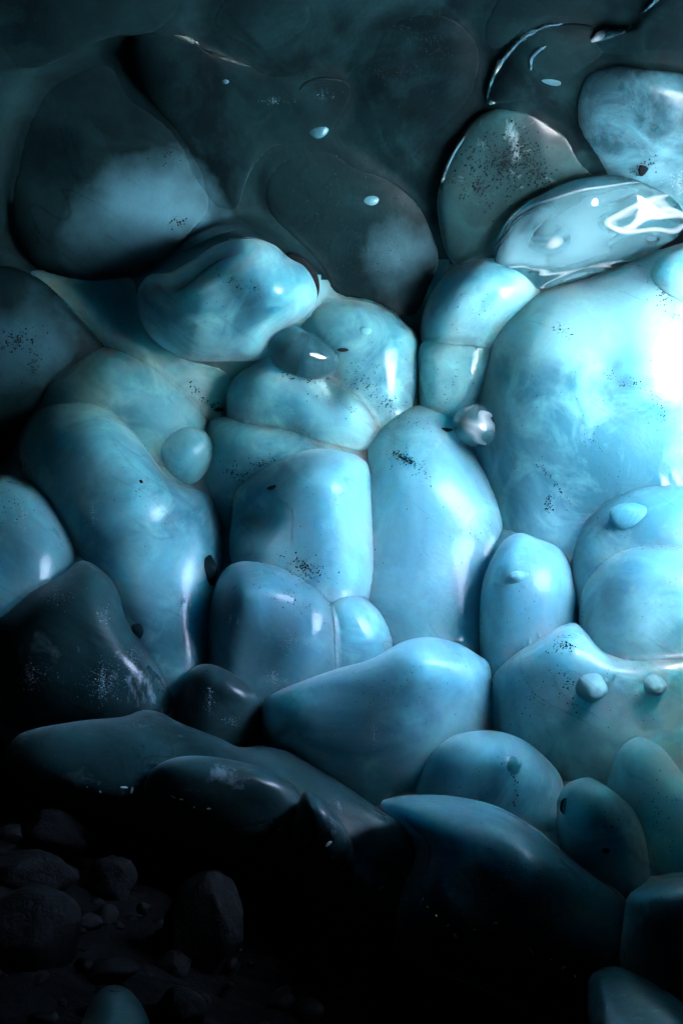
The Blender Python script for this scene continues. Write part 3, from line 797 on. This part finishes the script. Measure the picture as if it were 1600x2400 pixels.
grit_cloud('f1', 900, 1620, 200, 100, 0, 120, 1.6); grit_cloud('k1', 1190, 1800, 120, 80, 0, 80, 1.7); grit_line('k1', [(1205,1800),(1208,1850),(1205,1890)], 40, 3, 2.4)
grit_cloud('k2', 1430, 1930, 90, 100, 0, 70, 1.8); grit_cloud('k3', 1540, 1900, 80, 150, 0, 120, 1.8); grit_cloud('k4', 1200, 2040, 220, 120, 35, 160, 1.8)
grit_cloud('dome', 420, 520, 20, 14, 0, 40, 2.6); grit_cloud('dome', 395, 360, 40, 30, 0, 60, 2.2)
build_grit()

# ------------------------------------------------------------------ stones of the floor and ice chips at the foot
def ground_hit(px, py):
    d = (1200 - py) * K + .3368 * (px - 800) * K - .1409
    y = -1.505 / d
    return at(px, py, y)

def rock_mesh(name, mat, seed, flat=.35, sub=4):
    rnd = random.Random(seed)
    bm = bmesh.new(); bmesh.ops.create_icosphere(bm, subdivisions=sub, radius=1)
    planes = []
    for _ in range(11):
        n = Vector((rnd.gauss(0, 1), rnd.gauss(0, 1), rnd.gauss(0, 1))).normalized()
        planes.append((n, rnd.uniform(.72, .94)))
    off = Vector((seed * 3.1, seed * 1.7, seed * .9))
    for v in bm.verts:
        p = v.co.copy()
        for n, d in planes:
            k = p.dot(n) - d
            if k > 0: p -= n * k * .92
        p *= 1 + .10 * noise.noise(p * 1.6 + off) + .04 * noise.noise(p * 5 + off) + .014 * noise.noise(p * 14 + off)
        v.co = p
    me = bpy.data.meshes.new(name); bm.to_mesh(me); bm.free()
    me.polygons.foreach_set('use_smooth', [True] * len(me.polygons))
    me.materials.append(M[mat])
    return me

BOULDERS = [   # px, py of the middle, half width and half height in photo px, lean, label
    (70, 2195, 108, 98, 5, 'largest black boulder, at the left edge of the floor'),
    (60, 2045, 104, 48, -8, 'broad flat black boulder behind the largest boulder'),
    (262, 2065, 50, 58, 12, 'rounded dark stone right of the broad flat boulder'),
    (362, 2010, 62, 62, 20, 'blocky dark stone just below the low ice ridge'),
    (478, 2180, 84, 122, -8, 'tall pale faced upright boulder on the stony floor'),
    (128, 1960, 76, 52, -15, 'dim stone lying highest up the slope on the left'),
    (625, 2150, 64, 36, -28, 'wedge shaped dark stone right of the tall upright boulder'),
    (705, 2120, 40, 26, -10, 'small rounded stone beyond the wedge shaped stone'),
    (745, 2180, 44, 30, -15, 'low dark stone right of the wedge shaped stone'),
    (990, 2370, 92, 54, -12, 'humped black boulder at the bottom edge, right of the middle'),
    (420, 2375, 56, 50, 10, 'dark stone beside the blue rimmed ice lump'),
    (255, 2285, 62, 30, 10, 'flat stone behind the blue rimmed ice lump'),
]
for i, (px, py, rx, ry, lean, lab) in enumerate(BOULDERS):
    g = ground_hit(px, py + ry * .75)
    o = bpy.data.objects.new('boulder', rock_mesh('boulder', 'rock' if i % 3 else 'wet', i + 24))
    COL.objects.link(o)
    w = K * g.y
    o.scale = (rx * w * 1.15, rx * w * .9, ry * w * 1.15)
    o.rotation_euler = (0, math.radians(-lean), random.uniform(-.3, .3))
    o.location = g + Vector((0, rx * w * .25, ry * w * .72))
    tag(o, lab, 'boulder', 'boulders on the cave floor')

protos = [rock_mesh('stone', 'rock' if k % 2 else 'wet', 40 + k, sub=3) for k in range(6)]
cnt = 0
while cnt < 190:
    px, py = random.uniform(-80, 1500), random.uniform(1800, 2480)
    line = np.interp(px, [-100, 100, 300, 620, 800, 950, 1100, 1340, 1600], [1800, 1850, 1890, 1975, 2060, 2130, 2200, 2300, 2420])
    if py < line + 14: continue
    cnt += 1
    g = ground_hit(px, py)
    o = bpy.data.objects.new('stone', protos[cnt % 6]); COL.objects.link(o)
    r = random.choice((9, 12, 16, 22, 30, 38)) * K * g.y
    o.scale = (r * random.uniform(.9, 1.4), r * random.uniform(.8, 1.2), r * random.uniform(.5, .9))
    o.rotation_euler = (random.uniform(-.4, .4), random.uniform(-.4, .4), random.uniform(0, 6))
    o.location = (g.x, g.y, ground_z(g.x, g.y) + r * .25)
    tag(o, 'small dark stone lying on the black cave floor', 'stone', 'small stones on the cave floor')

chips = [rock_mesh('ice_chip', 'frost', 70 + k, sub=2) for k in range(4)]
CH = [(205,1845),(235,1856),(292,1846),(310,1852),(405,1868),(425,1874),(455,1892),(490,1896),(636,1928),(655,1946),(688,1954),(700,1966),(717,1973),(770,1978),(778,2010),(806,2032),(850,2018),(838,2048),(868,2068),(892,2082),(908,2096),(940,2108),(952,2106),(990,2108),(1002,2126),(1022,2146),(1048,2170),(1065,2194),(1110,2180),(1160,2164),(1192,2206),(1242,2228),(1290,2250),(1320,2268),(1345,2286),(1360,2340),(1404,2358),(1420,2362)]
for i, (px, py) in enumerate(CH):
    g = ground_hit(px, py); loc = g
    for k in ('j1', 'j2', 'j3', 'k4', 'k6', 'k5'):
        l2, _ = hit(k, px, py)
        if l2 is not None and l2.y < loc.y: loc = l2
    o = bpy.data.objects.new('ice_chip', chips[i % 4]); COL.objects.link(o)
    r = random.uniform(1.8, 4.6) * K * loc.y
    o.scale = (r * random.uniform(1, 3), r, r * random.uniform(.5, .9))
    o.rotation_euler = (random.uniform(-1, 1), random.uniform(0, 1), random.uniform(0, 6))
    o.location = loc + Vector((0, -r * .3, r * .2))
    tag(o, 'tiny glinting ice chip where the ice wall meets the black stones', 'ice chip', 'ice chips along the foot of the wall')

# ------------------------------------------------------------------ lights, world, camera
SUN_DIR = Vector((-.12, -.35, .9)).normalized()      # towards the sun
w = bpy.data.worlds.new('World'); S.world = w; w.use_nodes = True
wt = w.node_tree; bg = wt.nodes['Background']
sky = wt.nodes.new('ShaderNodeTexSky'); sky.sky_type = 'NISHITA'; sky.sun_disc = False; sky.dust_density = 4
el = math.asin(SUN_DIR.z)
sky.sun_elevation = el
sky.sun_rotation = math.atan2(SUN_DIR.x, SUN_DIR.y)
wt.links.new(sky.outputs['Color'], bg.inputs['Color'])
bg.inputs['Strength'].default_value = .15
sl = bpy.data.lights.new('sun', 'SUN'); so = bpy.data.objects.new('sun', sl); COL.objects.link(so)
sl.energy = 1.1; sl.angle = math.radians(12); sl.color = (1, .97, .92)
so.rotation_euler = SUN_DIR.to_track_quat('Z', 'Y').to_euler()
so.location = (6, -4, 3)

cam = bpy.data.cameras.new('camera'); co = bpy.data.objects.new('camera', cam); COL.objects.link(co)
cam.sensor_fit = 'VERTICAL'; cam.sensor_height = SENS; cam.lens = LENS
cam.clip_start = .05; cam.clip_end = 1000
co.rotation_euler = (math.pi / 2, 0, 0)
S.camera = co
S.view_settings.view_transform = 'Standard'; S.view_settings.look = 'None'
S.view_settings.exposure = 6.05; S.view_settings.gamma = 1
S.cycles.use_denoising = True; S.cycles.use_adaptive_sampling = True; S.cycles.adaptive_threshold = .03
S.cycles.max_bounces = 8; S.cycles.transmission_bounces = 6; S.cycles.diffuse_bounces = 3; S.cycles.glossy_bounces = 4
S.cycles.sample_clamp_indirect = 4
